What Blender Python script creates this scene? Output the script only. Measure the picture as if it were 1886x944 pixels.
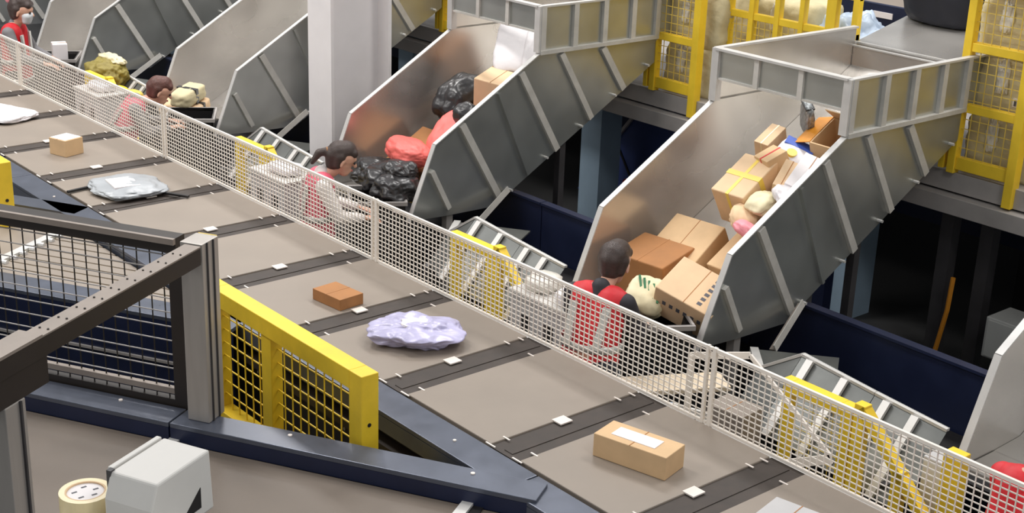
import bpy, bmesh, math, random
from mathutils import Vector, Matrix, noise
random.seed(7)
scn = bpy.context.scene
for o in list(bpy.data.objects): bpy.data.objects.remove(o)
COL = scn.collection
R = math.radians

# ------------------------------------------------------------------ camera
az, pt, rl = R(40.7765), R(19.85), R(2.099)
fw = Vector((math.sin(az)*math.cos(pt), math.cos(az)*math.cos(pt), -math.sin(pt)))
rt0 = Vector((math.cos(az), -math.sin(az), 0)); up0 = rt0.cross(fw)
rt = math.cos(rl)*rt0 + math.sin(rl)*up0
up = rt.cross(fw)
cam = bpy.data.cameras.new('camera'); camo = bpy.data.objects.new('camera', cam); COL.objects.link(camo)
cam.sensor_width = 36; cam.sensor_fit = 'HORIZONTAL'; cam.lens = 36*2602.4/1886
cam.clip_start = .05; cam.clip_end = 200
camo.matrix_world = Matrix(((rt.x, up.x, -fw.x, 0), (rt.y, up.y, -fw.y, 0), (rt.z, up.z, -fw.z, 4.2), (0, 0, 0, 1)))
scn.camera = camo

# ------------------------------------------------------------------ light
w = bpy.data.worlds.new('hall'); scn.world = w; w.use_nodes = True
w.node_tree.nodes['Background'].inputs[0].default_value = (.93, .97, 1.0, 1)
w.node_tree.nodes['Background'].inputs[1].default_value = .46
def area(loc, sx, sy, power, col=(1, .97, .94), rot=(0, 0, 0)):
    l = bpy.data.lights.new('high_bay_light', 'AREA'); l.shape = 'RECTANGLE'; l.size = sx; l.size_y = sy
    l.energy = power; l.color = col
    o = bpy.data.objects.new('high_bay_light', l); COL.objects.link(o); o.location = loc; o.rotation_euler = rot
for (x, y, e) in ((-3, 10, 330), (-3, 16, 330), (3.5, 10, 360), (3.5, 16, 360), (9.5, 4, 330), (9.5, 10, 360), (9.5, 16, 360), (3.5, -2, 240)):
    area((x, y, 9.0), 1.6, 3.2, e)
scn.view_settings.view_transform = 'Standard'
scn.view_settings.look = 'None'
scn.view_settings.exposure = 0.0
scn.view_settings.gamma = 1.0
scn.view_settings.use_curve_mapping = False

# ------------------------------------------------------------------ materials
def lin(c): 
    c = c/255.0
    return c/12.92 if c <= .04045 else ((c+.055)/1.055)**2.4
MATS = {}
def mat(name, rgb, rough=.6, metal=0.0, var=.12, scale=6.0, bump=0.0, bscale=60.0, rvar=.1, spec=.5, stretch=(1, 1, 1), coat=0):
    m = bpy.data.materials.new(name); m.use_nodes = True
    nt = m.node_tree; N = nt.nodes; L = nt.links
    b = N['Principled BSDF']
    tc = N.new('ShaderNodeTexCoord'); mp = N.new('ShaderNodeMapping'); mp.inputs['Scale'].default_value = stretch
    L.new(tc.outputs['Object'], mp.inputs['Vector'])
    n1 = N.new('ShaderNodeTexNoise'); n1.inputs['Scale'].default_value = scale; n1.inputs['Detail'].default_value = 6 if metal < .7 else 2; n1.inputs['Roughness'].default_value = .6
    L.new(mp.outputs[0], n1.inputs['Vector'])
    cr = N.new('ShaderNodeValToRGB')
    c = [lin(v) for v in rgb]
    cr.color_ramp.elements[0].position = .3; cr.color_ramp.elements[1].position = .7
    cr.color_ramp.elements[0].color = [max(0, v*(1-var)) for v in c]+[1]
    cr.color_ramp.elements[1].color = [min(1, v*(1+var)) for v in c]+[1]
    L.new(n1.outputs['Fac'], cr.inputs['Fac']); L.new(cr.outputs['Color'], b.inputs['Base Color'])
    mr = N.new('ShaderNodeMapRange'); mr.inputs['To Min'].default_value = max(.02, rough-rvar); mr.inputs['To Max'].default_value = min(1, rough+rvar)
    L.new(n1.outputs['Fac'], mr.inputs['Value']); L.new(mr.outputs[0], b.inputs['Roughness'])
    b.inputs['Metallic'].default_value = metal
    b.inputs['Specular IOR Level'].default_value = spec
    if coat: b.inputs['Coat Weight'].default_value = coat
    if bump:
        n2 = N.new('ShaderNodeTexNoise'); n2.inputs['Scale'].default_value = bscale; n2.inputs['Detail'].default_value = 4
        L.new(mp.outputs[0], n2.inputs['Vector'])
        bp = N.new('ShaderNodeBump'); bp.inputs['Strength'].default_value = bump; bp.inputs['Distance'].default_value = .01
        L.new(n2.outputs['Fac'], bp.inputs['Height']); L.new(bp.outputs[0], b.inputs['Normal'])
    MATS[name] = m
    return m
mat('belt', (142, 131, 120), .5, 0, .06, 3, .05, 300)
mat('belt_brown', (112, 101, 91), .55, 0, .08, 3, .05, 300)  # brown belt, its colour also darkened to carry the foreground vignette
mat('gap', (62, 54, 49), .65, 0, .25, 9)
mat('white_tag', (232, 222, 214), .5)
mat('rail', (92, 97, 110), .32, .4, .14, 5, rvar=.12)
mat('navy', (28, 36, 64), .42, .1, .16, 4)
mat('skirt', (46, 42, 40), .5, .2, .2, 5)
mat('galv', (190, 192, 188), .30, .78, .14, 2.2, 0, 40, rvar=.05)
mat('galv_shaded', (112, 114, 112), .4, .6, .2, 2.2, .03, 40, rvar=.1)  # darker copy of galv, shade on the guard plates put into the colour
mat('galv_in', (206, 202, 197), .27, .74, .14, 1.5, 0, 40, rvar=.05)  # inside copy of galv, lightened for the light reflected within the chute
mat('rim', (208, 206, 203), .45, .3, .08, 6)
mat('rib', (196, 193, 187), .5, .12, .12, 8)
mat('fence_white', (236, 228, 218), .5, 0, .05, 5)
mat('yellow', (244, 206, 52), .45, 0, .1, 5)
mat('yellow_dull', (226, 196, 92), .5, 0, .1, 5)
mat('column', (232, 227, 227), .6, 0, .05, 2)
mat('steel_grey', (168, 163, 160), .5, .15, .1, 4)
mat('steel_dark', (62, 60, 62), .55, .1, .2, 5)
mat('bluegrey', (152, 174, 192), .5, .1, .08, 3)
mat('black', (26, 24, 25), .5, 0, .2, 6)
mat('dark_brown', (44, 37, 33), .5, .1, .15, 5)
mat('beam_top', (142, 131, 122), .5, .1, .1, 6)
mat('alu', (172, 166, 160), .4, .4, .06, 4, stretch=(6, 6, .5))
mat('floor', (60, 60, 60), .6, 0, .2, 1.2)
mat('wall', (96, 96, 98), .8, 0, .1, 1)
mat('carton', (212, 178, 136), .75, 0, .06, 8, .03, 120)
mat('carton_light', (222, 190, 152), .75, 0, .06, 8, .03, 120)
mat('carton_dark', (168, 116, 70), .75, 0, .08, 8)
mat('paper', (238, 232, 232), .6, 0, .03, 10)
mat('white_plastic', (206, 203, 198), .45, 0, .04, 8)
mat('bag_white', (226, 222, 224), .4, 0, .05, 6, .1, 30)
mat('bag_grey', (164, 168, 172), .35, 0, .12, 5, .15, 30)
mat('bag_purple', (184, 180, 212), .3, 0, .16, 6, .5, 12)
mat('bag_black', (50, 49, 50), .3, 0, .25, 6, .35, 9)
mat('navy_screen_lightened', (58, 74, 128), .5, 0, .1, 3)  # lighter copy of navy, making up for missing light under the platform
mat('bag_red', (240, 112, 104), .45, 0, .07, 4, .1, 18)
mat('bag_cream', (226, 214, 176), .5, 0, .1, 5, .1, 30)
mat('bag_blue', (178, 194, 214), .4, 0, .12, 5, .2, 20)
mat('sack', (208, 196, 158), .7, 0, .1, 7, .2, 60)
mat('olive', (142, 128, 62), .6, 0, .18, 6, .2, 20)
mat('silver', (158, 162, 164), .35, .3, .65, 30, .3, 40, stretch=(1, 4, 1))
mat('film', (222, 218, 208), .25, 0, .1, 12, .3, 30)
mat('tape_yellow', (236, 206, 92), .4, 0, .05, 8)
mat('tape_tan', (232, 214, 168), .35, 0, .05, 8)
mat('blue_print', (70, 100, 190), .5)
mat('red_print', (206, 60, 58), .5)
mat('green_print', (60, 122, 84), .5)
mat('ink', (84, 84, 92), .6)
mat('grey_box', (196, 196, 192), .5, 0, .05, 4)
mat('grey_bin', (186, 184, 184), .5, 0, .06, 5)
mat('orange', (214, 140, 40), .5)
mat('skin', (214, 164, 140), .55, 0, .05, 12)
mat('hair', (62, 48, 43), .45, 0, .25, 30, .4, 120, stretch=(1, 1, 4))
mat('hair_red', (92, 56, 48), .45, 0, .25, 30, .4, 120)
mat('vest_red', (206, 34, 44), .6, 0, .12, 8, .12, 30)
mat('vest_pink', (226, 96, 116), .6, 0, .12, 8, .12, 30)
mat('shirt_grey', (120, 118, 120), .7, 0, .1, 10)
mat('shirt_dark', (44, 42, 48), .7, 0, .1, 10)
mat('shirt_white', (232, 224, 220), .7, 0, .06, 10)
mat('trouser', (38, 40, 52), .75, 0, .15, 10)
mat('shoe', (40, 38, 38), .6)
mat('reflective', (196, 198, 194), .35, .3, .06, 20)
mat('mask', (222, 226, 230), .7)
mat('lips', (170, 92, 86), .5)
mat('pink', (240, 150, 160), .5)
mat('wood', (214, 196, 170), .65, 0, .1, 5, stretch=(1, 6, 1))
M = MATS

# ------------------------------------------------------------------ mesh helpers
class MB:
    def __init__(s): s.v = []; s.f = []
    def hexa(s, p):           # 8 points: bottom 4 ccw, top 4 ccw
        n = len(s.v); s.v += [tuple(q) for q in p]
        for f in ((3, 2, 1, 0), (4, 5, 6, 7), (0, 1, 5, 4), (1, 2, 6, 5), (2, 3, 7, 6), (3, 0, 4, 7)): s.f.append([n+i for i in f])
        return s
    def box(s, x0, x1, y0, y1, z0, z1):
        return s.hexa([(x0, y0, z0), (x1, y0, z0), (x1, y1, z0), (x0, y1, z0), (x0, y0, z1), (x1, y0, z1), (x1, y1, z1), (x0, y1, z1)])
    def bar(s, p, q, w, h, side=None):
        p = Vector(p); q = Vector(q); d = (q-p).normalized()
        a = Vector(side) if side is not None else (Vector((0, 0, 1)) if abs(d.z) < .9 else Vector((0, 1, 0)))
        a = (a - d*a.dot(d)).normalized(); b = d.cross(a)
        a = a*h/2; b = b*w/2
        return s.hexa([p-a-b, p+a-b, p+a+b, p-a+b, q-a-b, q+a-b, q+a+b, q-a+b])
    def prism(s, pts, ext):   # pts: 3-D polygon, ext: extrusion vector
        n = len(s.v); k = len(pts); e = Vector(ext)
        P = [Vector(p) for p in pts]
        s.v += [tuple(p) for p in P]+[tuple(p+e) for p in P]
        nrm = Vector((0, 0, 0))
        for i in range(k): nrm += P[i].cross(P[(i+1) % k])
        fl = nrm.dot(e) > 0
        bot = list(range(n, n+k)); top = list(range(n+k, n+2*k))
        s.f.append(bot[::-1] if fl else bot); s.f.append(top if fl else top[::-1])
        for i in range(k):
            j = (i+1) % k
            f = [n+i, n+j, n+k+j, n+k+i]
            s.f.append(f if fl else f[::-1])
        return s
    def tube(s, pts, r, n=8, r2=None):
        P = [Vector(p) for p in pts]; rings = []
        for i, p in enumerate(P):
            d = (P[min(i+1, len(P)-1)]-P[max(i-1, 0)]).normalized()
            a = Vector((0, 0, 1)) if abs(d.z) < .9 else Vector((1, 0, 0))
            a = (a-d*a.dot(d)).normalized(); b = d.cross(a)
            rr = r if r2 is None else r+(r2-r)*i/(len(P)-1)
            m = len(s.v); rings.append(m)
            for k in range(n):
                t = 2*math.pi*k/n; s.v.append(tuple(p+a*math.cos(t)*rr+b*math.sin(t)*rr))
        for A, B in zip(rings, rings[1:]):
            for k in range(n): s.f.append([A+k, A+(k+1) % n, B+(k+1) % n, B+k])
        s.f.append([rings[0]+k for k in range(n)][::-1]); s.f.append([rings[-1]+k for k in range(n)])
        return s
    def ring(s, c, ro, ri, h, n=32):    # hollow vertical cylinder
        m = len(s.v); c = Vector(c)
        for (r, z) in ((ro, 0), (ro, h), (ri, h), (ri, 0)):
            for k in range(n):
                t = 2*math.pi*k/n; s.v.append((c.x+r*math.cos(t), c.y+r*math.sin(t), c.z+z))
        for q in range(4):
            A = m+q*n; B = m+((q+1) % 4)*n
            for k in range(n): s.f.append([A+k, A+(k+1) % n, B+(k+1) % n, B+k])
        return s
    def mesh(s, name):
        me = bpy.data.meshes.new(name); me.from_pydata(s.v, [], s.f); me.update(); return me
    def build(s, name, m, parent=None, bevel=0, smooth=False, **kw):
        return obj(name, s.mesh(name), m, parent, bevel, smooth, **kw)
def obj(name, me, m, parent=None, bevel=0, smooth=False, kind=None, label=None):
    o = bpy.data.objects.new(name, me); COL.objects.link(o)
    if m and not me.materials: me.materials.append(M[m] if isinstance(m, str) else m)
    if parent is not None: o.parent = parent
    if bevel:
        b = o.modifiers.new('bevel', 'BEVEL'); b.width = bevel; b.segments = 2; b.limit_method = 'ANGLE'
    if smooth:
        for p in me.polygons: p.use_smooth = True
    if kind: o['kind'] = kind
    if label: o['label'] = label
    return o
def thing(name, label, cat, loc=(0, 0, 0), rotz=0, group=None, rot=None):
    o = bpy.data.objects.new(name, None); COL.objects.link(o); o.empty_display_size = .1
    o.location = loc; o.rotation_euler = rot if rot else (0, 0, rotz)
    o['label'] = label; o['category'] = cat
    if group: o['group'] = group
    return o
def tag(o, label, cat, group=None):
    o['label'] = label; o['category'] = cat
    if group: o['group'] = group
    return o
def struct(o): o['kind'] = 'structure'; return o
def dup(root, loc, label, rotz=None):
    r = root.copy(); COL.objects.link(r); r.location = loc; r['label'] = label
    if rotz is not None: r.rotation_euler = (0, 0, rotz)
    for ch in list(root.children):
        c = ch.copy(); COL.objects.link(c); c.parent = r
        for g in list(ch.children):
            d = g.copy(); COL.objects.link(d); d.parent = c
    return r
A_ = Vector((-.5, .8660254, 0)); B_ = Vector((.8660254, .5, 0))
def st(s, t, z): return A_*s + B_*t + Vector((0, 0, z))
def stbox(mb, s0, s1, t0, t1, z0, z1):
    return mb.hexa([st(s0, t1, z0), st(s0, t0, z0), st(s1, t0, z0), st(s1, t1, z0), st(s0, t1, z1), st(s0, t0, z1), st(s1, t0, z1), st(s1, t1, z1)])
PITCH = 2.93
ORD = {-1: 'cut off by the right picture edge', 0: 'nearest and fully shown, right of the middle', 1: 'just right of the white column',
       2: 'just left of the white column', 3: 'second to the left of the white column', 4: 'in the top left corner', 5: 'beyond the worker'}

# ------------------------------------------------------------------ setting
struct(MB().box(-8, 30, -6, 45, -.1, 0).build('floor', 'floor'))
struct(MB().box(-8, 30, 44.8, 45, 0, 9).build('wall_back', 'wall'))
struct(MB().box(29.8, 30, -6, 45, 0, 9).build('wall_right', 'wall'))

# main H column
c = thing('steel_column', 'pale grey steel H column rising between two chutes', 'column', (6.55, 10.05, 0))
c['kind'] = 'structure'
MB().box(0, .03, 0, .36, 0, 6.5).build('flange', 'column', c)
MB().box(.6, .63, 0, .36, 0, 6.5).build('flange', 'column', c)
MB().box(.03, .6, .165, .195, 0, 6.5).build('web', 'column', c)

# mezzanine platform behind the chutes
pl = thing('mezzanine_platform', 'grey steel mezzanine platform carrying the yellow guards', 'platform'); pl['kind'] = 'structure'
MB().box(8.62, 16, -2, 24, 1.44, 1.5).build('deck', 'steel_grey', pl)
for i in range(8):
    y0 = -1.6+PITCH*i
    MB().box(8.56, 8.62, y0+.01, y0+PITCH-.01, 1.36, 1.5).build('edge_plate', 'steel_grey', pl, .004)
    MB().box(8.48, 8.60, y0+.01, y0+PITCH-.01, 1.22, 1.345).build('edge_beam', 'steel_grey', pl, .004)
for k in range(-1, 6):
    col = thing('platform_column', 'blue grey steel column under the platform, '+{-1: 'nearest the right edge', 0: 'behind the carton chute', 1: 'beside the navy screen', 2: 'right of the white column', 3: 'behind the white column', 4: 'second last to the left', 5: 'farthest to the left'}[k], 'column', (8.86, 6.15+PITCH*k, 0), group='columns under the platform')
    col['kind'] = 'structure'
    MB().box(0, .025, 0, .26, 0, 1.44).build('flange', 'bluegrey', col)
    MB().box(.24, .265, 0, .26, 0, 1.44).build('flange', 'bluegrey', col)
    MB().box(.025, .24, .0, .025, 0, 1.44).build('web', 'bluegrey', col)

# ------------------------------------------------------------------ main sorter
BP = .907
names = ['lowest', 'second', 'third', 'fourth', 'fifth', 'sixth', 'seventh', 'eighth', 'ninth', 'tenth', 'eleventh', 'twelfth', 'thirteenth', 'fourteenth', 'fifteenth', 'sixteenth', 'seventeenth']
proto = None
for i in range(15):
    y = 1.89+BP*i
    lab = 'grey brown sorter belt carrier, %s counted up from the lower right' % names[i]
    if proto is None:
        t = thing('sorter_carrier', lab, 'conveyor belt', (3.97, y, 1.0), group='carriers of the main sorter'); proto = t
        MB().box(.01, 1.02, .108, BP-.108, -.03, 0).build('belt', 'belt', t, .006)
        MB().box(0, 1.03, -.106, .106, -.04, -.010).build('gap_cover', 'gap', t)
        MB().box(.03, 1.0, -.03, .03, -.010, -.006).build('joint_strip', 'gap', t)
        MB().box(.42, .50, .055, .125, -.004, .003).build('tag', 'white_tag', t)
        for (x, yy, l) in ((-.005, .10, .07), (-.005, -.10, .07), (.10, .105, .05), (.10, -.105, .05), (.86, .105, .05), (.86, -.105, .05), (.96, .10, .05)):
            MB().box(x, x+.009, yy-l/2, yy+l/2, -.002, .002).build('edge_clip', 'white_tag', t)
    else: dup(proto, (3.97, y, 1.0), lab)
fr = thing('main_sorter', 'blue grey steel frame with side rails running under the main sorter belt', 'conveyor')
for i in range(5):
    y0 = 1.4+PITCH*i
    MB().box(3.74, 3.94, y0, y0+PITCH-.008, .985, 1.01).build('side_rail', 'rail', fr, .004)
    MB().box(3.74, 3.765, y0, y0+PITCH-.008, .90, .984).build('rail_lip', 'rail', fr)
    MB().box(3.80, 3.82, y0, y0+PITCH-.008, .25, .985).build('skirt_panel', 'skirt', fr)
    MB().box(4.985, 5.03, y0, y0+PITCH-.008, .80, .985).build('far_rail', 'rim', fr)
    MB().box(4.40, 4.55, y0+1.2, y0+1.35, 0, .92).build('support_leg', 'steel_dark', fr)
    for dy in (.5, 1.4, 2.3): 
        MB().tube([(3.84, y0+dy, 1.008), (3.84, y0+dy, 1.016)], .009).build('rail_bolt', 'white_tag', fr)
        MB().tube([(3.795, y0+dy, .72), (3.80, y0+dy, .72)], .009).build('skirt_bolt', 'rim', fr)
MB().box(3.83, 5.0, 1.4, 16.05, .80, .92).build('bed', 'skirt', fr)
MB().box(3.72, 3.80, 1.4, 16.05, .80, .84).build('cable_tray', 'dark_brown', fr)

# white mesh fence along the far side of the sorter
pan = None
flab = ['at the lower right corner', 'beside the purple bag', 'below the girl with the ponytail', 'behind the grey bag and the small carton', 'at the left picture edge']
for i in range(5):
    y = 1.28+PITCH*i
    lab = 'white wire mesh fence panel '+flab[i]
    if pan: dup(pan, (5.0, y, 1.0), lab); continue
    pan = t = thing('mesh_fence', lab, 'fence', (5.0, y, 1.0), group='white fence panels of the sorter')
    MB().box(-.010, .010, 0, .022, -.15, .425).build('post', 'fence_white', t)
    MB().box(-.010, .010, .05, .066, -.15, .425).build('post', 'fence_white', t)
    MB().box(-.008, .008, .03, PITCH, .405, .422).build('top_rail', 'fence_white', t)
    MB().box(-.008, .008, .03, PITCH, .0, .014).build('bottom_rail', 'fence_white', t)
    mb = MB(); n = 74; r = .0025
    for k in range(n): 
        yy = .07+k*(PITCH-.08)/n; mb.box(-r, r, yy-r, yy+r, 0, .42)
    for k in range(1, 14): mb.box(-r+.004, r+.004, .03, PITCH, k*.03-r, k*.03+r)
    mb.build('wire_mesh', 'fence_white', t, kind='stuff')

# ------------------------------------------------------------------ chutes
def make_chute():
    W = 1.1
    t = thing('parcel_chute', '', 'chute', (0, 0, 0), group='galvanised parcel chutes')
    low = [(5.97, .82), (6.2, 1.38), (7.22, 1.97), (8.5, 1.97), (8.5, 1.75), (6.80, .79), (6.3, .80)]
    for (y, side) in ((0, -1), (W, 1)):
        wl = MB().prism([(x, y-.006, z) for x, z in low], (0, .012, 0)).build('side_wall', 'galv' if side < 0 else 'galv_in', t)
        if side < 0: MB().prism([(x, y+.0062, z) for x, z in [(5.99, .85), (6.21, 1.37), (7.22, 1.96), (8.45, 1.96), (8.45, 1.77), (6.8, .82)]], (0, .003, 0)).build('inner_lining', 'galv_in', wl)
        o = side*.035   # rim turned outwards
        rim = MB()
        for (p, q) in (((5.97, .82), (6.2, 1.38)), ((6.2, 1.38), (7.22, 1.97))):
            d = Vector((q[0]-p[0], 0, q[1]-p[1])).normalized(); nrm = Vector((-d.z, 0, d.x))
            a = Vector((p[0], y-side*.012, p[1])); b = Vector((q[0], y-side*.012, q[1])); e = Vector((0, side*.042, 0)); h = nrm*.008
            rim.hexa([a, b, b+e, a+e, a+h, b+h, b+e+h, a+e+h] if side > 0 else [a+e, b+e, b, a, a+e+h, b+e+h, b+h, a+h])
        rim.build('rim', 'rim', wl)
        yo = y+side*.006; yn = y+side*.034
        ribs = [((6.17, 1.18), (6.34, .86), .04), ((6.45, 1.50), (6.84, .86), .055), ((6.80, 1.70), (7.13, 1.00), .025), ((7.02, 1.83), (7.43, 1.16), .055),
                ((7.43, 1.94), (7.79, 1.37), .05), ((7.88, 1.94), (8.14, 1.57), .055)]
        for (p, q, wd) in ribs:
            MB().bar((p[0], (yo+yn)/2, p[1]), (q[0], (yo+yn)/2, q[1]), wd, abs(yn-yo), side=(0, 1, 0)).build('rib', 'rib' if wd > .03 else 'galv', wl)
        bl = MB()
        for k in range(5):
            f = k/4; x = 6.95+1.45*f; z = .875+.835*f
            bl.tube([(x, yo, z+.03), (x, yn+side*.012, z+.03)], .011, 6)
        bl.build('bolts', 'rim', wl, kind='stuff')
        # upper hopper side
        up_ = MB().box(7.22, 8.72, y-.006, y+.006, 1.985, 2.32).build('hopper_side', 'galv' if side < 0 else 'galv_in', t)
        MB().box(7.2, 8.74, min(y-side*.012, y+o), max(y-side*.012, y+o), 2.32, 2.334).build('top_rim', 'rim', up_)
        MB().box(7.2, 8.5, min(yo, y+o*1.2), max(yo, y+o*1.2), 1.955, 1.985).build('flange', 'rib', up_)
        for k, x in enumerate((7.22, 7.56, 7.88, 8.2, 8.48)):
            MB().box(x-.02, x+.03, min(yo, yn), max(yo, yn), 1.985, 2.32).build('hopper_rib', 'rim' if k == 0 else 'rib', up_)
    fl = [(8.72, 2.06), (6.53, .83), (6.28, .82), (6.28, .805), (6.54, .805), (8.72, 2.04)]
    MB().prism([(x, .008, z) for x, z in fl], (0, W-.016, 0)).build('slide', 'galv_in', t)
    MB().box(5.99, 6.278, .52, W-.012, .80, .82).build('lip_plate', 'galv_in', t)
    fp = MB().box(7.205, 7.217, 0.008, W-.008, 2.12, 2.32).build('front_panel', 'galv', t)
    MB().box(7.17, 7.23, .0, W, 2.32, 2.336).build('top_rim', 'rim', fp)
    for yy in (.37, .74): MB().box(7.185, 7.205, yy-.02, yy+.02, 2.12, 2.32).build('panel_rib', 'rib', fp)
    MB().box(7.19, 7.205, .03, W-.03, 2.12, 2.135).build('panel_flange', 'rib', fp)
    for yy in (.0, W): MB().box(7.18, 7.235, yy-.03, yy+.03, 1.97, 2.33).build('corner_post', 'rim', t)
    MB().box(8.70, 8.715, .01, W-.01, 2.0, 2.19).build('back_plate', 'galv_in', t)
    MB().box(8.69, 8.715, .0, W, 2.19, 2.20).build('back_rim', 'rim', t)
    tr = MB().prism([(8.74, -.02, 2.195), (9.7, -.1, 2.36), (9.7, W+.1, 2.36), (8.74, W+.02, 2.195)], (0, 0, .012)).build('infeed_tray', 'galv_in', t)
    MB().box(8.74, 8.76, -.02, W+.02, 2.208, 2.22).build('tray_lip', 'rim', tr)
    for yy in (.02, W-.08):
        MB().box(6.35, 6.41, yy, yy+.06, 0, .80).build('leg', 'steel_grey', t)
        MB().box(7.5, 7.56, yy, yy+.06, 0, 1.32).build('leg', 'steel_dark', t)
    return t
cl = {-1: 'grey galvanised parcel chute at the right picture edge, mostly cut off', 0: 'wide galvanised parcel chute full of cartons right of the middle',
      1: 'galvanised parcel chute holding a red bag and a white sack', 2: 'galvanised parcel chute directly left of the white column',
      3: 'galvanised parcel chute with a brown and white carton near its mouth', 4: 'galvanised parcel chute behind the worker at the top left', 5: 'farthest galvanised parcel chute at the top left corner'}
ch0 = make_chute(); ch0.location = (0, 5.2, 0); ch0['label'] = cl[0]
for k in (-1, 1, 2, 3, 4): dup(ch0, (0, 5.2+PITCH*k, 0), cl[k])

# take-away conveyor under the chutes: navy back wall
for (ya, yb_, lab) in ((1.3, 9.95, 'long navy blue conveyor passing under the two right chutes'), (10.5, 17.0, 'navy blue conveyor passing under the chutes left of the column')):
    tk = thing('takeaway_conveyor', lab, 'conveyor')
    n = round((yb_-ya)/1.95); L = (yb_-ya)/n
    for i in range(n):
        y0 = ya+i*L
        MB().box(7.0, 7.03, y0, y0+L-.01, .02, .86).build('side_sheet', 'navy', tk)
        MB().box(6.98, 7.05, y0, y0+L-.01, .86, .878).build('top_edge', 'navy', tk)
        MB().box(6.6, 6.7, y0+.5, y0+.6, 0, .40).build('leg', 'steel_dark', tk)
    MB().box(6.5, 6.98, ya, yb_, .40, .45).build('belt', 'black', tk)

# sloping guards + brackets in the gaps between the chutes
gp = None
for k in (0, 1, 2, 3):
    lab = 'ribbed grey sloping guard between two chutes, '+['lower right under the navy sheet', 'just left of the red vest worker', 'left of the white column foot', 'far left behind the olive bag'][k]
    if gp: dup(gp, (0, PITCH*k, 0), lab); continue
    gp = t = thing('chute_guard', lab, 'guard', (0, 0, 0), group='sloping guard plates')
    top = [(6.0, 3.48, .975), (6.0, 3.93, 1.01), (6.0, 4.43, 1.055), (6.0, 4.73, .865)]
    P = [Vector(p) for p in top]; d = Vector((-.34, 0, -.36))
    for (i, j) in ((0, 1), (1, 2), (2, 3)):
        g = Vector((0, .004, 0)) if i else Vector((0, 0, 0))
        a, b = P[i]+g, P[j]
        la = .5 if False else 1
        pc = MB().prism([a, b, b+d*(1 if j < 3 else .55), a+d], (.012, 0, .01)).build('plate', 'galv_shaded', t)
        MB().bar(a, b, .03, .016).build('edge_strip', 'rim', pc)
    for y, z in ((3.66, .985), (3.84, 1.0), (4.12, 1.025), (4.36, 1.048)):
        a = Vector((6.0, y, z)); MB().bar(a+Vector((-.025, 0, .0)), a+d+Vector((-.02, 0, 0)), .045, .02, side=(1, 0, 1)).build('rib', 'rim', t)
    MB().bar((6.02, 4.74, .845), (6.3, 5.02, .80), .05, .03).build('link_bar', 'rim', t)
    MB().bar((6.49, 5.01, .76), (6.90, 5.14, .93), .05, .008, side=(.3, -.9, .3)).build('strut', 'rib', t)
    MB().bar((6.50, 5.03, .74), (6.91, 5.16, .91), .05, .008, side=(.3, .2, .9)).build('strut_flange', 'beam_top', t)
    MB().prism([(6.0, 4.74, .845), (6.3, 5.02, .79), (6.8, 4.75, .70), (6.3, 4.4, .75)], (0, 0, .012)).build('base_plate', 'galv_shaded', t)
    for y in (3.6, 4.6): MB().box(5.7, 5.75, y, y+.05, 0, .70).build('leg', 'steel_dark', t)

# ------------------------------------------------------------------ yellow guards on the platform
def wires(y0, y1, z0, z1, sp, r, x=0.0):
    mb = MB(); n = max(1, round((y1-y0)/sp)); m = max(1, round((z1-z0)/sp))
    for k in range(1, n): mb.box(x-r, x+r, y0+(y1-y0)*k/n-r, y0+(y1-y0)*k/n+r, z0, z1)
    for k in range(1, m): mb.box(x-r+.006, x+r+.006, y0, y1, z0+(z1-z0)*k/m-r, z0+(z1-z0)*k/m+r)
    return mb
ga = gb = None
for k in (0, 1, 2):
    where = {-1: 'hidden at the right edge', 0: 'at the upper right with tied sacks behind it', 1: 'beside the chute with the red bag', 2: 'in the gap right of the white column', 3: 'hidden behind the white column'}[k]
    if k >= 0:
        lab = 'narrow yellow mesh guard panel '+where
        if ga: dup(ga, (8.56, 4.74+PITCH*k, 0), lab)
        else:
            ga = t = thing('yellow_safety_guard', lab, 'guard', (8.56, 4.74, 0), group='narrow yellow guard panels')
            MB().box(-.04, .04, 0, .07, 1.36, 2.98).build('post', 'yellow', t, .004)
            MB().box(-.035, .035, .47, .53, 1.50, 2.98).build('post', 'yellow', t, .004)
            MB().box(-.02, .03, .07, .47, 1.53, 1.62).build('bottom_rail', 'yellow', t, .004)
            for z in (1.94, 2.36, 2.78): MB().box(-.025, .03, .07, .47, z, z+.06).build('rail', 'yellow', t, .004)
            MB().box(-.03, .03, .56, .60, 1.52, 1.80).build('stop', 'yellow', t)
            wires(.07, .47, 1.62, 2.9, .066, .0024, -.01).build('wire_mesh', 'yellow_dull', t, kind='stuff')
    lab = 'wide yellow mesh guard panel '+where
    if k == 3: continue
    if gb: dup(gb, (8.82, 3.42+PITCH*k, 0), lab)
    else:
        gb = t = thing('yellow_safety_guard', lab, 'guard', (8.82, 3.42+PITCH*k, 0), group='wide yellow guard panels')
        for y, wd in ((0, .05), (.2, .09), (.5, .045), (.74, .05), (1.0, .05), (1.24, .04)):
            MB().box(-.03, .03, y, y+wd, 1.50, 2.95).build('post', 'yellow', t, .004)
        for z in (1.52, 1.88, 2.2, 2.5): MB().box(-.022, .022, .0, 1.28, z, z+.055).build('rail', 'yellow', t, .004)
        wires(.05, 1.24, 1.56, 2.2, .06, .0024, -.012).build('wire_mesh', 'yellow_dull', t, kind='stuff')

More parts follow.
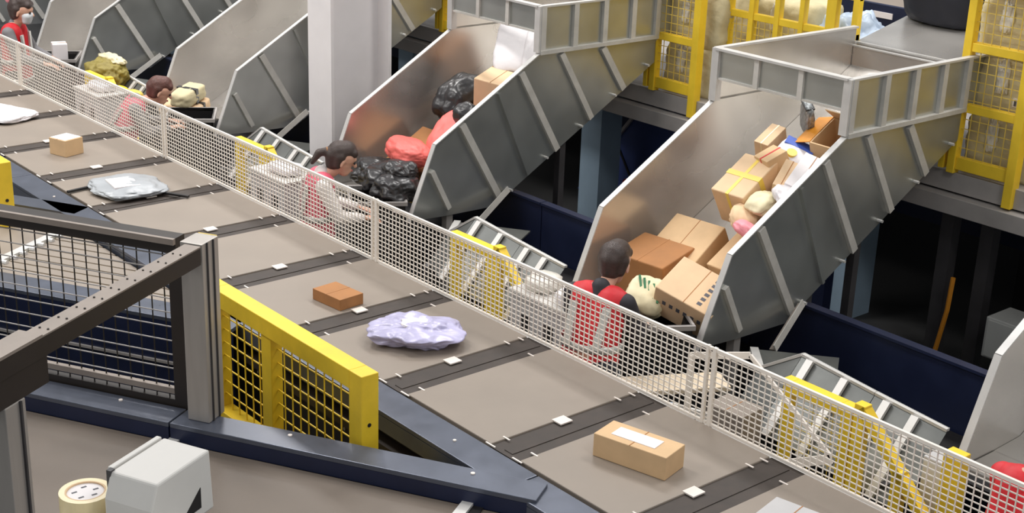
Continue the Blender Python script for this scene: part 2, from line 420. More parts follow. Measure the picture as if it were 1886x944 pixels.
# ------------------------------------------------------------------ soft shapes
def blob(name, m, parent=None, size=(1, 1, 1), seed=0, amp=.12, freq=2.2, n=3, e=2.6, fine=.03, flat=False, pinch=0, loc=None, rot=None, bottom=True):
    bm = bmesh.new(); bmesh.ops.create_icosphere(bm, subdivisions=n+1, radius=1)
    off = Vector((seed*7.13, seed*3.7, seed*1.9))
    for v in bm.verts:
        p = v.co.copy()
        q = sum(abs(c)**e for c in p)**(1/e); p = p/q
        if pinch:            # thin seams at the ends
            f = abs(p.x)**3; p.z *= (1-pinch*f)
            f = abs(p.y)**4; p.z *= (1-.5*pinch*f)
        dn = noise.noise(p*freq+off)
        rg = 1-abs(noise.noise(p*freq*2.3+off*1.7))*2
        dv = amp*dn + fine*rg
        p = p*(1+dv)
        if bottom and p.z < -.72: p.z = -.72+(p.z+.72)*.15
        v.co = Vector((p.x*size[0]/2, p.y*size[1]/2, p.z*size[2]/2))
    me = bpy.data.meshes.new(name); bm.to_mesh(me); bm.free()
    o = obj(name, me, m, parent, smooth=not flat)
    if loc: o.location = loc
    if rot: o.rotation_euler = rot
    return o
def carton(name, label, cat, size, loc, rot, m='carton', tape=None, lab=None, group=None, extra=None):
    t = thing(name, label, cat, loc, rot=rot, group=group)
    x, y, z = [s/2 for s in size]
    MB().box(-x, x, -y, y, -z, z).build('box', m, t, min(size)*.03)
    if tape: 
        MB().box(-x-.001, x+.001, -y*.09, y*.09, -z*.3, z+.0015).build('tape', tape, t)
        if extra == 'cross': MB().box(-x*.11, x*.11, -y-.0012, y+.0012, -z*.4, z+.0025).build('tape', tape, t)
    else: MB().box(-x*1.001, x*1.001, -.0025, .0025, z-.001, z+.0012).build('flap_seam', 'carton_dark', t)
    if lab:
        lx, ly, lw, lh = lab
        MB().box(lx*x, (lx+lw)*x, ly*y, (ly+lh)*y, z, z+.003).build('shipping_label', 'paper', t)
    return t

# sacks behind the yellow guards
for k in (0, 1, 2):
    txt = ['at the upper right', 'beside the red bag chute', 'right of the white column'][k]
    for (x, y, z, sy, nm) in ((8.90, 4.98, 1.5, .56, 'sack, lowest of four,'), (8.90, 4.96, 1.91, .58, 'sack, second of four,'), (8.90, 4.99, 2.32, .58, 'sack, third of four,'), (8.90, 4.98, 2.73, .56, 'sack, topmost of four,'), (9.28, 4.35, 1.5, .60, 'sack, lower of two,'), (9.28, 4.34, 1.91, .60, 'sack, upper of two,')):
        if k == 2 and x > 9.2: continue
        i = int(z*10)+k
        t = thing('woven_sack', 'beige woven '+nm+' behind the guard '+txt, 'sack', (x, y+PITCH*k, z+.205), group='woven sacks behind the guard '+txt)
        blob('body', 'sack', t, (.46, sy, .45), seed=i, amp=.05, e=7, fine=.03, n=4, bottom=False)
        blob('tie', 'film', t, (.03, .07, .22), seed=i+3, amp=.5, fine=.35, n=3, loc=(-.238, .06, .06))
tg = MB().box(8.66, 8.672, 4.60, 4.72, 1.98, 2.04).build('paper_tag', 'paper'); tg.location = (0, .2, .04)
tag(tg, 'small white printed paper tag on the sack at the right edge', 'tag')
for j in range(4): MB().box(8.655, 8.659, 4.615+j*.026, 4.63+j*.026, 1.99, 2.03).build('print_mark', 'ink', tg)

# ------------------------------------------------------------------ things on the platform, top right
cv = thing('upper_conveyor', 'navy framed conveyor with grey belt at the upper right', 'conveyor')
MB().box(10.4, 10.46, 5.0, 9.2, 2.0, 2.2).build('side_frame', 'navy', cv)
MB().box(10.46, 11.4, 5.0, 9.2, 2.12, 2.19).build('belt', 'belt', cv)
MB().box(10.39, 10.4, 7.15, 7.35, 2.09, 2.14).build('name_plate', 'paper', cv)
for y in (5.3, 7.0, 8.8): MB().box(10.5, 10.6, y, y+.1, 1.5, 2.12).build('leg', 'black', cv)
blob('cloth_bundle', 'black', None, (.5, .75, .8), seed=21, amp=.16, e=3, fine=.05, loc=(9.55, 6.05, 2.62))
tag(bpy.data.objects['cloth_bundle'], 'large dark navy bundle leaning over the infeed tray at the top right', 'bundle')
bpy.data.objects['cloth_bundle'].data.materials[0] = mat('bundle', (24, 26, 38), .7)
blob('plastic_sheet', 'bag_blue', None, (.55, .66, .86), seed=31, amp=.22, e=2.5, fine=.12, freq=2.4, n=4, loc=(9.16, 6.62, 1.86))
tag(bpy.data.objects['plastic_sheet'], 'crumpled pale blue plastic sheet behind the yellow guard', 'plastic sheet')
yb = thing('yellow_cabinet', 'small yellow control cabinet behind the pale blue plastic sheet', 'cabinet', (9.75, 6.80, 1.5))
MB().box(0, .2, -.13, .13, 0, .54).build('body', 'yellow', yb, .006)
MB().box(-.01, 0, -.12, .12, .02, .52).build('door', 'yellow', yb, .003)
MB().box(-.022, -.01, .06, .075, .28, .36).build('handle', 'black', yb)
# dark hall equipment behind
dk = thing('dark_conveyor_frame', 'dark steel conveyor frame standing behind the chutes under the platform', 'conveyor')
MB().box(10.2, 10.3, 0, 22, .5, .8).build('side_frame', 'navy', dk)
for i in range(9): MB().box(10.2, 10.32, .6+i*2.4, .72+i*2.4, 0, .5).build('leg', 'black', dk)
MB().box(10.3, 11.3, 0, 22, .72, .76).build('belt', 'black', dk)

# navy sloping panel under the platform between the two right chutes
for k, lab in ((1, 'navy sloping panel with a grey edge strip under the platform beside the blue grey column'), ):
    t = thing('navy_screen_lightened', lab, 'panel', (9.42, 0, 0))
    poly = [(0, 9.05, 1.10), (0, 7.2, 1.10), (0, 7.2, -.0+.02), (0, 9.95, .02), (0, 9.75, .25)]
    MB().prism(poly, (.03, 0, 0)).build('sheet', 'navy_screen_lightened', t)
    MB().bar((-.02, 9.06, 1.10), (-.02, 9.76, .25), .03, .03).build('edge_strip', 'steel_grey', t)
    MB().bar((-.008, 9.42, .62), (-.008, 9.05, .1), .02, .012, side=(1, 0, 0)).build('seam', 'black', t)
for (y, z, nm) in ((8.92, .52, 'upper'), (9.18, .28, 'lower')):
    t = thing('emergency_stop', 'small red stop button on the navy panel, %s of two' % nm, 'button', (9.40, y, z))
    MB().tube([(0, 0, 0), (-.03, 0, 0)], .03).build('base', 'black', t)
    MB().tube([(-.03, 0, 0), (-.075, 0, 0)], .045, 12).build('knob', 'red_print', t)
# lower right: electrical box, hose, posts
eb = thing('electrical_box', 'light grey electrical box in the dark area at the right edge', 'box', (8.5, 4.50, .28))
MB().box(0, .3, -.5, .27, 0, .30).build('body', 'grey_box', eb, .008)
MB().box(-.012, 0, -.48, .25, .015, .285).build('door', 'grey_box', eb, .004)
MB().tube([(-.03, 0, .15), (-.012, 0, .15)], .018, 10).build('lock', 'paper', eb)
for y in (-.4, .15): MB().box(.1, .16, y, y+.06, -.28, 0).build('leg', 'steel_dark', eb)
hs = MB().tube([(8.55, 5.10, .75), (8.55, 5.11, .5), (8.56, 5.16, .2), (8.57, 5.20, .0)], .018).build('orange_hose', 'orange')
tag(hs, 'thin orange hose hanging beside the dark steel posts', 'hose')
for i, (x, y) in enumerate(((8.7, 5.27), (8.75, 4.98), (8.2, 6.6), (8.1, 6.3), (8.2, 5.95))):
    p = thing('support_post', 'dark support post under the platform, %s from the orange hose' % ['first', 'second', 'fifth', 'fourth', 'third'][i], 'post', (x, y, 0))
    MB().box(-.05, .05, -.05, .05, 0, 1.22).build('shaft', 'navy' if i > 1 else 'steel_dark', p)
    MB().box(-.09, .09, -.09, .09, 0, .02).build('foot_plate', 'steel_dark', p)

# ------------------------------------------------------------------ aisle furniture behind the fence
tp = None
for k in (0, 1, 2, 3):
    lab = 'black parcel tote with a white label in front of the '+['carton chute', 'red bag chute', 'stooping worker', 'masked worker'][k]
    if tp: dup(tp, (5.80, 5.34+PITCH*k, 0), lab, -.56); continue
    tp = t = thing('parcel_tote', lab, 'tote', (5.80, 5.34, 0), rotz=-.56, group='black parcel totes')
    x0, x1, y0, y1, zb, zt = -.21, .20, -.0, .42, .42, .965
    MB().box(x0, x1, y0, y1, zb, zb+.012).build('base', 'black', t)
    MB().box(x0, x1, y0, y0+.012, zb, zt).build('wall', 'black', t)
    MB().box(x0, x1, y1-.012, y1, zb, zt).build('wall', 'black', t)
    MB().box(x0, x0+.012, y0, y1, zb, zt).build('wall', 'black', t)
    MB().box(x1-.012, x1, y0, y1, zb, zt).build('wall', 'black', t)
    rm = MB().box(x0-.015, x1+.015, y0-.015, y0+.012, zt-.03, zt)
    rm.box(x0-.015, x1+.015, y1-.012, y1+.015, zt-.03, zt).box(x0-.015, x0+.012, y0, y1, zt-.03, zt).box(x1-.012, x1+.015, y0, y1, zt-.03, zt)
    rm.build('rim', 'steel_grey', t)
    MB().box(x1-.10, x1-.03, y0-.005, y0, zt-.085, zt-.06).build('label_plate', 'paper', t)
    for (a, b) in ((x0+.02, y0+.02), (x1-.06, y0+.02), (x0+.02, y1-.06), (x1-.06, y1-.06)): MB().box(a, a+.04, b, b+.04, 0, zb).build('leg', 'steel_dark', t)
# white bins with two slots, beside the yellow frames
wb = None
for k, y in ((0, 5.84), (1, 8.95), (2, 12.14)):
    lab = 'white slotted bin behind the mesh fence, '+['near the worker in the red vest', 'left of the girl with the ponytail', 'near the left edge of the photo'][k]
    if wb: dup(wb, (5.25, y, .62), lab); continue
    wb = t = thing('slotted_bin', lab, 'bin', (5.25, y, .62), group='white slotted bins')
    hw = .25
    f = MB()
    f.box(0, .015, -hw, hw, 0, .12).box(0, .015, -hw, hw, .34, .46)
    f.box(0, .015, -hw, -.15, .12, .34).box(0, .015, -.06, .06, .12, .34).box(0, .015, .15, hw, .12, .34)
    f.build('slotted_front', 'grey_bin', t)
    MB().box(.015, .3, -hw, -hw+.015, 0, .46).build('side', 'grey_bin', t)
    MB().box(.015, .3, hw-.015, hw, 0, .46).build('side', 'grey_bin', t)
    MB().box(.285, .3, -hw+.015, hw-.015, 0, .46).build('back', 'grey_bin', t)
    MB().box(.015, .285, -hw+.015, hw-.015, 0, .02).build('base', 'black', t)
    MB().box(-.012, .31, -hw-.012, hw+.012, .46, .475).build('lid', 'white_plastic', t)
    for (a, b) in ((.02, -hw+.02), (.02, hw-.06), (.24, -hw+.02), (.24, hw-.06)): MB().box(a, a+.04, b, b+.04, -.62, 0).build('leg', 'steel_grey', t)
    for j, (yy, m2) in enumerate(((-.17, 'bag_white'), (.12, 'film'))):
        b_ = blob('packet', m2, None, (.22, .2, .11), seed=40+j, amp=.2, fine=.08, n=2, loc=(5.40, y+yy, .62+.475+.04))
        tag(b_, ['crumpled white packet', 'crumpled clear film packet'][j]+' on the slotted bin near the red vest', 'packet')
for k, y in ((1, 8.93), (2, 12.12)):
    b_ = blob('packet', 'bag_white', None, (.2, .3, .09), seed=50+k, amp=.2, fine=.08, n=2, loc=(5.40, y, .62+.475+.035))
    tag(b_, 'crumpled white packet on the slotted bin '+('left of the girl' if k == 1 else 'near the left edge of the photo'), 'packet')
# yellow aisle frames
yf = None
for k in (0, 1, 2, 3):
    lab = 'yellow mesh barrier in the aisle, '+['lower right behind the white fence', 'left of the white bin near the red vest', 'behind the white bin left of the girl', 'in front of the olive bag'][k]
    if yf: dup(yf, (5.6, 3.80+PITCH*k*.985, 0), lab); continue
    yf = t = thing('yellow_barrier', lab, 'barrier', (5.6, 3.80, 0), group='yellow aisle barriers')
    MB().box(-.03, .03, -.03, .04, 0, 1.11).build('post', 'yellow', t, .004)
    MB().box(-.03, .03, .36, .42, 0, 1.11).build('post', 'yellow', t, .004)
    MB().box(-.03, .03, .04, .36, 1.03, 1.11).build('top_rail', 'yellow', t, .004)
    MB().box(-.03, .03, .04, .36, .2, .26).build('bottom_rail', 'yellow', t, .004)
    MB().box(-.03, .03, -.10, -.035, 0, 1.14).build('end_post', 'yellow', t, .004)
    MB().bar((0, -.07, 1.12), (0, -.56, .62), .06, .05).build('brace', 'yellow', t)
    MB().box(-.03, .03, -.36, -.30, 0, .88).build('brace_post', 'yellow', t, .004)
    wires(.04, .36, .26, 1.03, .064, .0016).build('wire_mesh', 'yellow_dull', t, kind='stuff')
t = thing('yellow_bollard', 'single yellow post beside the chute at the right edge', 'post', (5.6, 3.18, 0))
MB().box(-.04, .04, -.05, .05, 0, 1.10).build('shaft', 'yellow', t, .005)
MB().box(-.09, .09, -.1, .1, 0, .02).build('foot_plate', 'yellow', t)
t = thing('grey_cabinet', 'small pale grey box beside the single yellow post', 'box', (5.72, 3.34, .52))
MB().box(0, .16, -.05, .09, 0, .42).build('body', 'grey_bin', t, .008)
MB().box(-.006, 0, -.04, .08, .02, .40).build('cover', 'white_plastic', t, .003)
MB().box(.02, .12, 0, .05, -.62, 0).build('leg', 'steel_dark', t)
# white strut triangle behind the fence
t = thing('white_brace', 'white angle iron brace triangle behind the mesh fence lower right', 'brace', (5.16, 0, 0))
MB().box(-.012, .012, 4.50, 4.53, 0, 1.24).build('leg', 'fence_white', t)
MB().bar((0, 4.52, 1.235), (0, 4.13, 1.375), .012, .035).build('top_bar', 'fence_white', t)
MB().bar((0, 4.13, 1.375), (0, 3.58, 1.04), .012, .022).build('diagonal_bar', 'fence_white', t)
MB().bar((0, 3.58, 1.03), (0, 3.90, .86), .012, .045).build('bottom_bar', 'fence_white', t)
# table of cardboard, panels and box at lower middle
t = thing('work_table', 'low work table with a pale wooden top behind the fence beside the red vest worker', 'table', (5.50, 4.95, 0))
t.rotation_euler = (0, 0, -.5)
MB().box(-.30, .33, -.09, .12, .79, .82).build('table_top', 'wood', t, .004)
for (a, b) in ((-.27, -.07), (.27, -.07), (-.27, .07), (.27, .07)): MB().box(a, a+.03, b, b+.03, 0, .79).build('leg', 'rib', t)
t = thing('blue_grey_bin', 'slanted pale blue panel bin behind the fence under the work table', 'bin', (5.28, 4.63, .5))
MB().prism([(0, -.12, 0), (0, .20, .02), (0, .24, .30), (0, .10, .34)], (.02, 0, 0)).build('front', 'bag_blue', t)
MB().prism([(.0, -.2, .0), (.0, -.12, 0), (0, .10, .34), (0, -.16, .38)], (.02, 0, 0)).build('side_sheet', 'white_plastic', t)
MB().box(.02, .3, -.15, .2, -.5, .02).build('base', 'steel_dark', t)
carton('aisle_box', 'grey beige storage box behind the fence under the white brace', 'box', (.20, .24, .24), (5.5, 4.47, .75), (0, 0, .1), 'beam_top')
t = thing('box_stand', 'dark steel stand carrying the grey beige storage box', 'stand', (5.5, 4.47, 0))
MB().box(-.14, .14, -.17, .17, .60, .63).build('top', 'steel_dark', t)
for (a, b) in ((-.13, -.16), (.09, -.16), (-.13, .12), (.09, .12)): MB().box(a, a+.04, b, b+.04, 0, .60).build('leg', 'rib', t)

# ------------------------------------------------------------------ parcels in the chutes
SL = R(-30)     # slope of the chutes (about Y)
def inchute(k, u, y, h):     # u along slope from the kink foot, y across, h above slide
    b = Vector((6.53, 0, .83)); d = Vector((.866, 0, .5)); n = Vector((-.5, 0, .866))
    p = b+d*u+n*h; return Vector((p.x, 5.2+PITCH*k+y, p.z))
def face(v):      # rotation that turns local +Z to v
    return Vector(v).to_track_quat('Z', 'Y').to_euler()
carton('carton', 'long tan carton with a cross of yellow tape in the right chute', 'carton', (.38, .27, .28), (6.99, 5.74, 1.50), (0, SL, .03), 'carton_light', 'tape_yellow', extra='cross')
carton('carton', 'small tan carton at the top of the pile in the right chute', 'carton', (.22, .11, .18), (7.34, 5.88, 1.73), (.1, SL+.1, .1), 'carton_light', 'tape_tan')
t = thing('printed_pouch', 'white printed pouch with blue band and yellow spot in the right chute', 'pouch', (7.28, 5.62, 1.73), rot=(.35, SL+.1, .3))
blob('body', 'bag_white', t, (.24, .24, .10), seed=3, amp=.08, e=4, fine=.03, pinch=.6)
MB().box(.02, .09, -.10, .10, .030, .052).build('blue_band', 'blue_print', t)
MB().tube([(-.045, .02, .03), (-.045, .02, .054)], .035, 16).build('yellow_spot', 'tape_yellow', t)
t = thing('silver_pouch', 'dark silver foil pouch standing upright in the right chute', 'pouch', (7.47, 5.70, 1.93), rot=(.40, -.2, -.6))
blob('body', 'silver', t, (.06, .15, .26), seed=8, amp=.12, e=4, fine=.1)
MB().box(-.03, .03, -.06, .06, .115, .125).build('seal', 'black', t)
t = thing('open_carton', 'brown open carton tilted against the wall of the right chute', 'carton', (7.50, 5.42, 1.78), rot=(.05, SL+.1, .1))
for a in ((-.15, .15, -.14, -.13), (-.15, .15, .13, .14), (-.15, -.14, -.13, .13), (.14, .15, -.13, .13)): MB().box(*a, -.12, .12).build('wall', 'carton', t)
MB().box(-.14, .14, -.13, .13, -.12, -.11).build('base', 'carton_dark', t)
MB().prism([(.15, -.14, .12), (.15, .14, .12), (.06, .14, .24), (.06, -.14, .24)], (.004, 0, .004)).build('flap', 'carton_light', t)
MB().prism([(-.15, .14, .12), (.15, .14, .12), (.15, .26, .08), (-.15, .26, .08)], (0, 0, .006)).build('flap', 'orange', t)
carton('carton', 'narrow tan carton leaning beside the printed pouch in the right chute', 'carton', (.22, .10, .16), (7.05, 5.50, 1.62), (.3, SL-.1, .25), 'carton_light')
carton('carton', 'flat white mailing box beside the rim of the right chute', 'carton', (.30, .16, .06), (7.10, 5.38, 1.68), (.3, SL, .2), 'paper', lab=(-.4, -.4, .6, .6))
carton('carton', 'small box with red print below the small tan carton in the right chute', 'carton', (.16, .16, .14), (7.13, 5.68, 1.69), (.0, SL+.1, -.3), 'carton', 'red_print')
for i, (u, y, h, m2, lb) in enumerate(((.60, .30, .44, 'bag_cream', 'cream'), (.48, .36, .40, 'carton_light', 'tan paper'), (.70, .16, .45, 'bag_white', 'white'), (.38, .24, .40, 'pink', 'pink'))):
    b_ = blob('packet', m2, None, (.20, .17, .10), seed=60+i, amp=.14, e=3.2, fine=.06, pinch=.4, loc=inchute(0, u, y, h), rot=(.1*i, SL+.1, .6*i))
    tag(b_, lb+' soft packet lying below the taped carton in the right chute', 'packet')
carton('carton', 'worn tan carton under the taped carton in the right chute', 'carton', (.36, .4, .26), inchute(0, .26, .74, .14), (0, SL, .1), 'carton')
carton('carton', 'dark brown carton under the printed pouch in the right chute', 'carton', (.4, .42, .26), inchute(0, .86, .30, .145), (0, SL, 0), 'carton_dark')
carton('carton', 'dark brown carton under the open carton in the right chute', 'carton', (.36, .42, .22), inchute(0, 1.35, .32, .125), (0, SL, 0), 'carton_dark')
carton('carton', 'plain tan carton in the lower mouth of the right chute', 'carton', (.36, .34, .26), inchute(0, .30, .26, .145), (0, SL, 0), 'carton')
t = carton('printed_carton', 'pale printed carton tilted at the mouth of the right chute above the tote', 'carton', (.34, .40, .22), (6.20, 5.44, 1.02), (.3, -.35, .2), 'carton_light')
for j in range(6): MB().box(-.171, -.1695, -.14+j*.05, -.115+j*.05, .0, .03).build('print_mark', 'ink', t)
for j in range(6): MB().box(-.13+j*.045, -.105+j*.045, -.1, -.07, .109, .1115).build('print_mark', 'ink', t)
b_ = thing('printed_bag', 'cream bag with green leaf print in front of the printed carton', 'bag', (6.02, 5.68, .99), rot=(.2, -.6, .4))
blob('body', 'bag_cream', b_, (.26, .26, .16), seed=71, amp=.12, e=3, fine=.05)
for j in range(5): MB().bar((-.06+j*.012, -.09+j*.03, .065), (.05+j*.01, -.06+j*.035, .078), .014, .02).build('leaf_print', 'green_print', b_)
carton('carton', 'dark brown carton behind the cream printed bag', 'carton', (.34, .42, .30), (6.42, 6.0, .99), (0, -.2, .1), 'carton_dark')

# second chute: white sack, carton, black bags, red bag
b_ = thing('white_sack', 'large white plastic sack at the top of the chute with the red bag', 'sack', (7.40, 8.62, 1.90), rot=face((-.62, -.45, .62)))
blob('body', 'bag_white', b_, (.34, .46, .10), seed=11, amp=.06, e=5, fine=.03, pinch=.5)
blob('fold', 'bag_white', b_, (.12, .42, .07), seed=12, amp=.1, e=4, fine=.05, loc=(.14, .0, .03))
carton('carton', 'tan carton lying below the white sack', 'carton', (.28, .30, .24), (7.14, 8.52, 1.60), (.1, SL+.35, .35), 'carton_light')
carton('carton', 'tan carton supporting the upper carton in the red bag chute', 'carton', (.36, .40, .22), inchute(1, .86, .40, .115), (0, SL, 0), 'carton')
carton('carton', 'brown carton under the white sack', 'carton', (.36, .5, .30), inchute(1, 1.30, .55, .155), (0, SL, 0), 'carton_dark')
b_ = blob('black_bag', 'bag_black', None, (.46, .34, .32), seed=14, amp=.2, e=2.8, fine=.05, freq=1.6, n=4, loc=(7.05, 8.88, 1.46), rot=(0, SL, 0)); tag(b_, 'shiny black plastic bag behind the tan carton', 'bag')
b_ = blob('black_bag', 'bag_black', None, (.18, .18, .16), seed=15, amp=.1, e=2.6, fine=.07, n=3, loc=(6.68, 8.36, 1.50), rot=(0, SL, 0)); tag(b_, 'small round black bag just above the red bag', 'bag')
b_ = thing('red_bag', 'large coral red soft bag folded in the middle chute', 'bag', (6.5, 8.60, 1.20))
blob('upper_half', 'bag_red', b_, (.46, .34, .20), seed=16, amp=.08, e=2.8, fine=.03, n=4, loc=(.14, -.12, .10), rot=(0, SL-.25, .1), bottom=False)
blob('lower_half', 'bag_red', b_, (.30, .46, .20), seed=17, amp=.08, e=2.6, fine=.03, n=4, loc=(-.15, .06, -.02), rot=(0, .15, -.25), bottom=False)
carton('carton', 'dark carton buried under the red bag', 'carton', (.44, .8, .2), inchute(1, .22, .55, .105), (0, SL, 0), 'carton_dark')
for i, (x, y, z, s) in enumerate(((6.14, 8.62, .99, .40), (6.04, 8.38, 1.0, .34), (6.24, 8.92, .96, .34), (6.12, 8.44, 1.11, .24))):
    b_ = blob('black_bag', 'bag_black', None, (s, s*1.0, s*.62), seed=18+i, amp=.25, e=2.6, fine=.08, freq=1.6, n=4, loc=(x, y, z))
    tag(b_, 'crumpled black bag at the mouth of the red bag chute, '+['middle one', 'nearest the rim', 'farthest from the rim', 'lying on top'][i], 'bag')
# third chute: beige packs
for i, (x, y, z, ry, m2) in enumerate(((6.06, 11.72, 1.04, .1, 'sack'), (6.12, 11.72, .90, .25, 'carton_light'), (6.06, 11.98, .90, .2, 'carton_light'), (6.40, 11.30, .92, 0, 'bag_white'))):
    t = thing('wrapped_pack', ['beige wrapped pack on top of the pile left of the white column', 'tan wrapped pack under the beige one', 'tan wrapped pack nearest the stooping worker', 'white wrapped pack against the chute wall left of the column'][i], 'pack', (x, y, z), rot=(.05, -.15, .4+ry))
    blob('body', m2, t, (.36, .20, .15), seed=80+i, amp=.06, e=5, fine=.02)
    MB().box(-.02, .02, -.104, .104, -.06, .077).build('strap', 'bag_black', t)
carton('carton', 'white and brown carton standing in the tote below the far left chute', 'carton', (.15, .17, .64), (5.97, 14.40, .432+.322), (0, 0, -.3), 'paper', 'carton_dark')
b_ = blob('packet', 'bag_white', None, (.22, .22, .5), seed=91, amp=.1, loc=(5.82, 14.28, .432+.185)); tag(b_, 'white soft packet beside the white and brown carton', 'packet')
# olive bag in the aisle
t = thing('olive_bag', 'open olive green plastic bag with yellow edge in the aisle at the left', 'bag', (5.84, 12.98, 1.02))
blob('body', 'olive', t, (.34, .46, .30), seed=95, amp=.18, e=2.6, fine=.1, n=4)
blob('liner', 'bag_cream', t, (.14, .36, .09), seed=96, amp=.4, e=2.4, fine=.25, n=3, loc=(.08, .04, .13))
for (x, y, z, m2, lb) in ((5.76, 12.60, .90, 'yellow', 'yellow soft packet in front of the olive bag'), (5.80, 12.38, .90, 'yellow_dull', 'dull yellow packet nearest the stooping worker')):
    b_ = blob('packet', m2, None, (.22, .22, .16), seed=97, amp=.1, e=4, fine=.03, loc=(x, y, z)); tag(b_, lb, 'packet')

# ------------------------------------------------------------------ parcels on the sorter belt
b_ = thing('white_parcel_bag', 'flat white parcel bag on the belt at the left edge', 'parcel', (4.40, 12.02, 1.035), rotz=.35)
blob('body', 'bag_white', b_, (.42, .62, .09), seed=101, amp=.07, e=5, fine=.03, pinch=.75, n=4)
MB().box(-.05, .05, -.31, -.27, -.01, .01).build('seal_strip', 'ink', b_)
carton('small_carton', 'small tan carton with a white top on the belt at the left', 'carton', (.18, .19, .135), (4.40, 10.62, 1.068), (0, 0, .3), 'carton', lab=(-.9, -.9, 1.8, 1.8))
b_ = thing('grey_parcel_bag', 'flat grey plastic parcel bag with white label and dark corners on the belt', 'parcel', (4.36, 9.46, 1.028), rotz=-.15)
blob('body', 'bag_grey', b_, (.50, .54, .085), seed=103, amp=.14, e=3, fine=.06, pinch=.85, n=4)
MB().box(-.13, .06, -.14, .10, .028, .044).build('shipping_label', 'paper', b_)
for (x, y, a) in ((.26, -.30, -.9), (-.30, .12, .3)):
    q = MB().box(-.12, .12, -.012, .012, -.02, -.005).build('dark_corner', 'black', b_); q.location = (x, y, 0); q.rotation_euler = (0, 0, a)
b_ = thing('purple_parcel_bag', 'crumpled lilac plastic parcel bag on the middle of the belt', 'parcel', (4.43, 5.95, 1.055), rotz=-.70)
blob('body', 'bag_purple', b_, (.52, .36, .16), seed=109, amp=.34, e=2.2, fine=.09, freq=1.5, pinch=.8, n=5)
lb_ = blob('shipping_label', 'paper', b_, (.15, .10, .02), seed=106, amp=.15, e=4, fine=.08, loc=(-.0, -.03, .066), rot=(.1, 0, .2))
b_ = carton('belt_carton', 'long tan carton with a white label on the belt at the lower middle', 'carton', (.18, .40, .12), (4.43, 4.16, 1.061), (0, 0, R(14)), 'carton', lab=(-.5, -.55, 1.0, 1.2))
carton('orange_carton', 'flat orange brown carton on the belt above the lilac bag', 'carton', (.18, .26, .07), (4.40, 6.70, 1.036), (0, 0, .1), 'carton_dark')
b_ = carton('white_mailer', 'white flat mailing box on the belt at the bottom edge', 'carton', (.20, .26, .05), (4.56, 3.33, 1.026), (0, 0, .2), 'grey_bin')

# ------------------------------------------------------------------ left foreground: induction lines
def clip_poly(t0, t1, s1, z):      # belt polygon clipped along the sorter rail (X = 3.72)
    e = lambda t: (.8660254*t-3.72)/.5
    return [st(e(t0), t0, z), st(s1, t0, z), st(s1, t1, z), st(e(t1), t1, z)]
i1 = thing('induction_conveyor', 'brown belted induction conveyor with blue grey rail in the foreground', 'conveyor')
MB().prism(clip_poly(4.12, 5.32, 9, .905), (0, 0, .02)).build('belt', 'belt_brown', i1)
MB().prism(clip_poly(4.05, 5.36, 9, .60), (0, 0, .30)).build('bed', 'skirt', i1)
for (s0, s1) in ((1.70, 3.60), (3.61, 5.6), (5.61, 9)):
    rl_ = stbox(MB(), s0, s1, 5.325, 5.49, 1.0, 1.026).build('rail_top', 'rail', i1, .003)
    stbox(MB(), s0, s1, 5.325, 5.345, .925, 1.0).build('rail_face', 'navy', i1)
    stbox(MB(), s0, s1, 3.96, 4.12, .985, 1.01).build('rail_top', 'rail', i1, .003)
    for sb in (.35, 1.3):
        p = st(s0+sb, 5.44, 1.026); MB().tube([p, p+Vector((0, 0, .006))], .011).build('rail_bolt', 'white_tag', i1)
stbox(MB(), 1.70, 1.72, 5.345, 5.488, .93, 1.0).build('end_cap', 'navy', i1)
stbox(MB(), 1.95, 9, 5.47, 5.488, .3, .985).build('back_panel', 'skirt', i1)
for s0 in (2.0, 3.55, 5.9):
    stbox(MB(), s0, s0+.055, 4.12, 5.33, .926, .945).build('transfer_bar', 'rim', i1)
    stbox(MB(), s0-.05, s0, 4.12, 5.33, .926, .932).build('transfer_gap', 'black', i1)
for s0 in (2.6, 4.6, 6.6):
    stbox(MB(), s0, s0+.1, 4.3, 4.4, 0, .6).build('leg', 'steel_dark', i1); stbox(MB(), s0, s0+.1, 5.1, 5.2, 0, .6).build('leg', 'steel_dark', i1)
i2 = thing('induction_conveyor', 'narrow strip belt induction conveyor with navy side behind the black mesh guard', 'conveyor')
stbox(MB(), 3.95, 9, 6.50, 6.71, .985, 1.01).build('rail_top', 'rail', i2, .003)
stbox(MB(), 3.95, 9, 6.50, 6.52, .30, .985).build('side_panel', 'navy', i2)
stbox(MB(), 3.95, 9, 6.485, 6.5, .72, .735).build('side_seam', 'steel_grey', i2)
MB().prism(clip_poly(6.71, 7.85, 5.9, .93), (0, 0, .015)).build('belt_bed', 'bag_cream', i2)
for j in range(12):
    t0 = 6.72+j*.094
    MB().prism(clip_poly(t0, t0+.078, 5.88, .946), (0, 0, .014)).build('strip_belt', 'belt', i2)
stbox(MB(), 5.9, 5.96, 6.71, 7.85, .93, .975).build('transfer_bar', 'rim', i2)
for j in range(12):
    p = st(5.885, 6.76+j*.094, .965); MB().tube([p-A_*.03, p+A_*.01], .018, 8).build('roller_end', 'rim', i2)
stbox(MB(), 5.97, 10, 6.71, 7.85, .93, .96).build('belt', 'belt', i2)
stbox(MB(), 6.0, 10, 7.85, 8.02, .93, 1.01).build('rail_top', 'rail', i2)
for s0 in (4.6, 6.6): stbox(MB(), s0, s0+.1, 6.6, 6.7, 0, .93).build('leg', 'steel_dark', i2); stbox(MB(), s0, s0+.1, 7.6, 7.7, 0, .93).build('leg', 'steel_dark', i2)
for (s, z) in ((3.98, .60), (4.06, .58), (4.18, .66)):
    p = st(s, 6.49, z+.1); MB().tube([p, p-B_*.01], .012).build('side_bolt', 'rim', i2)
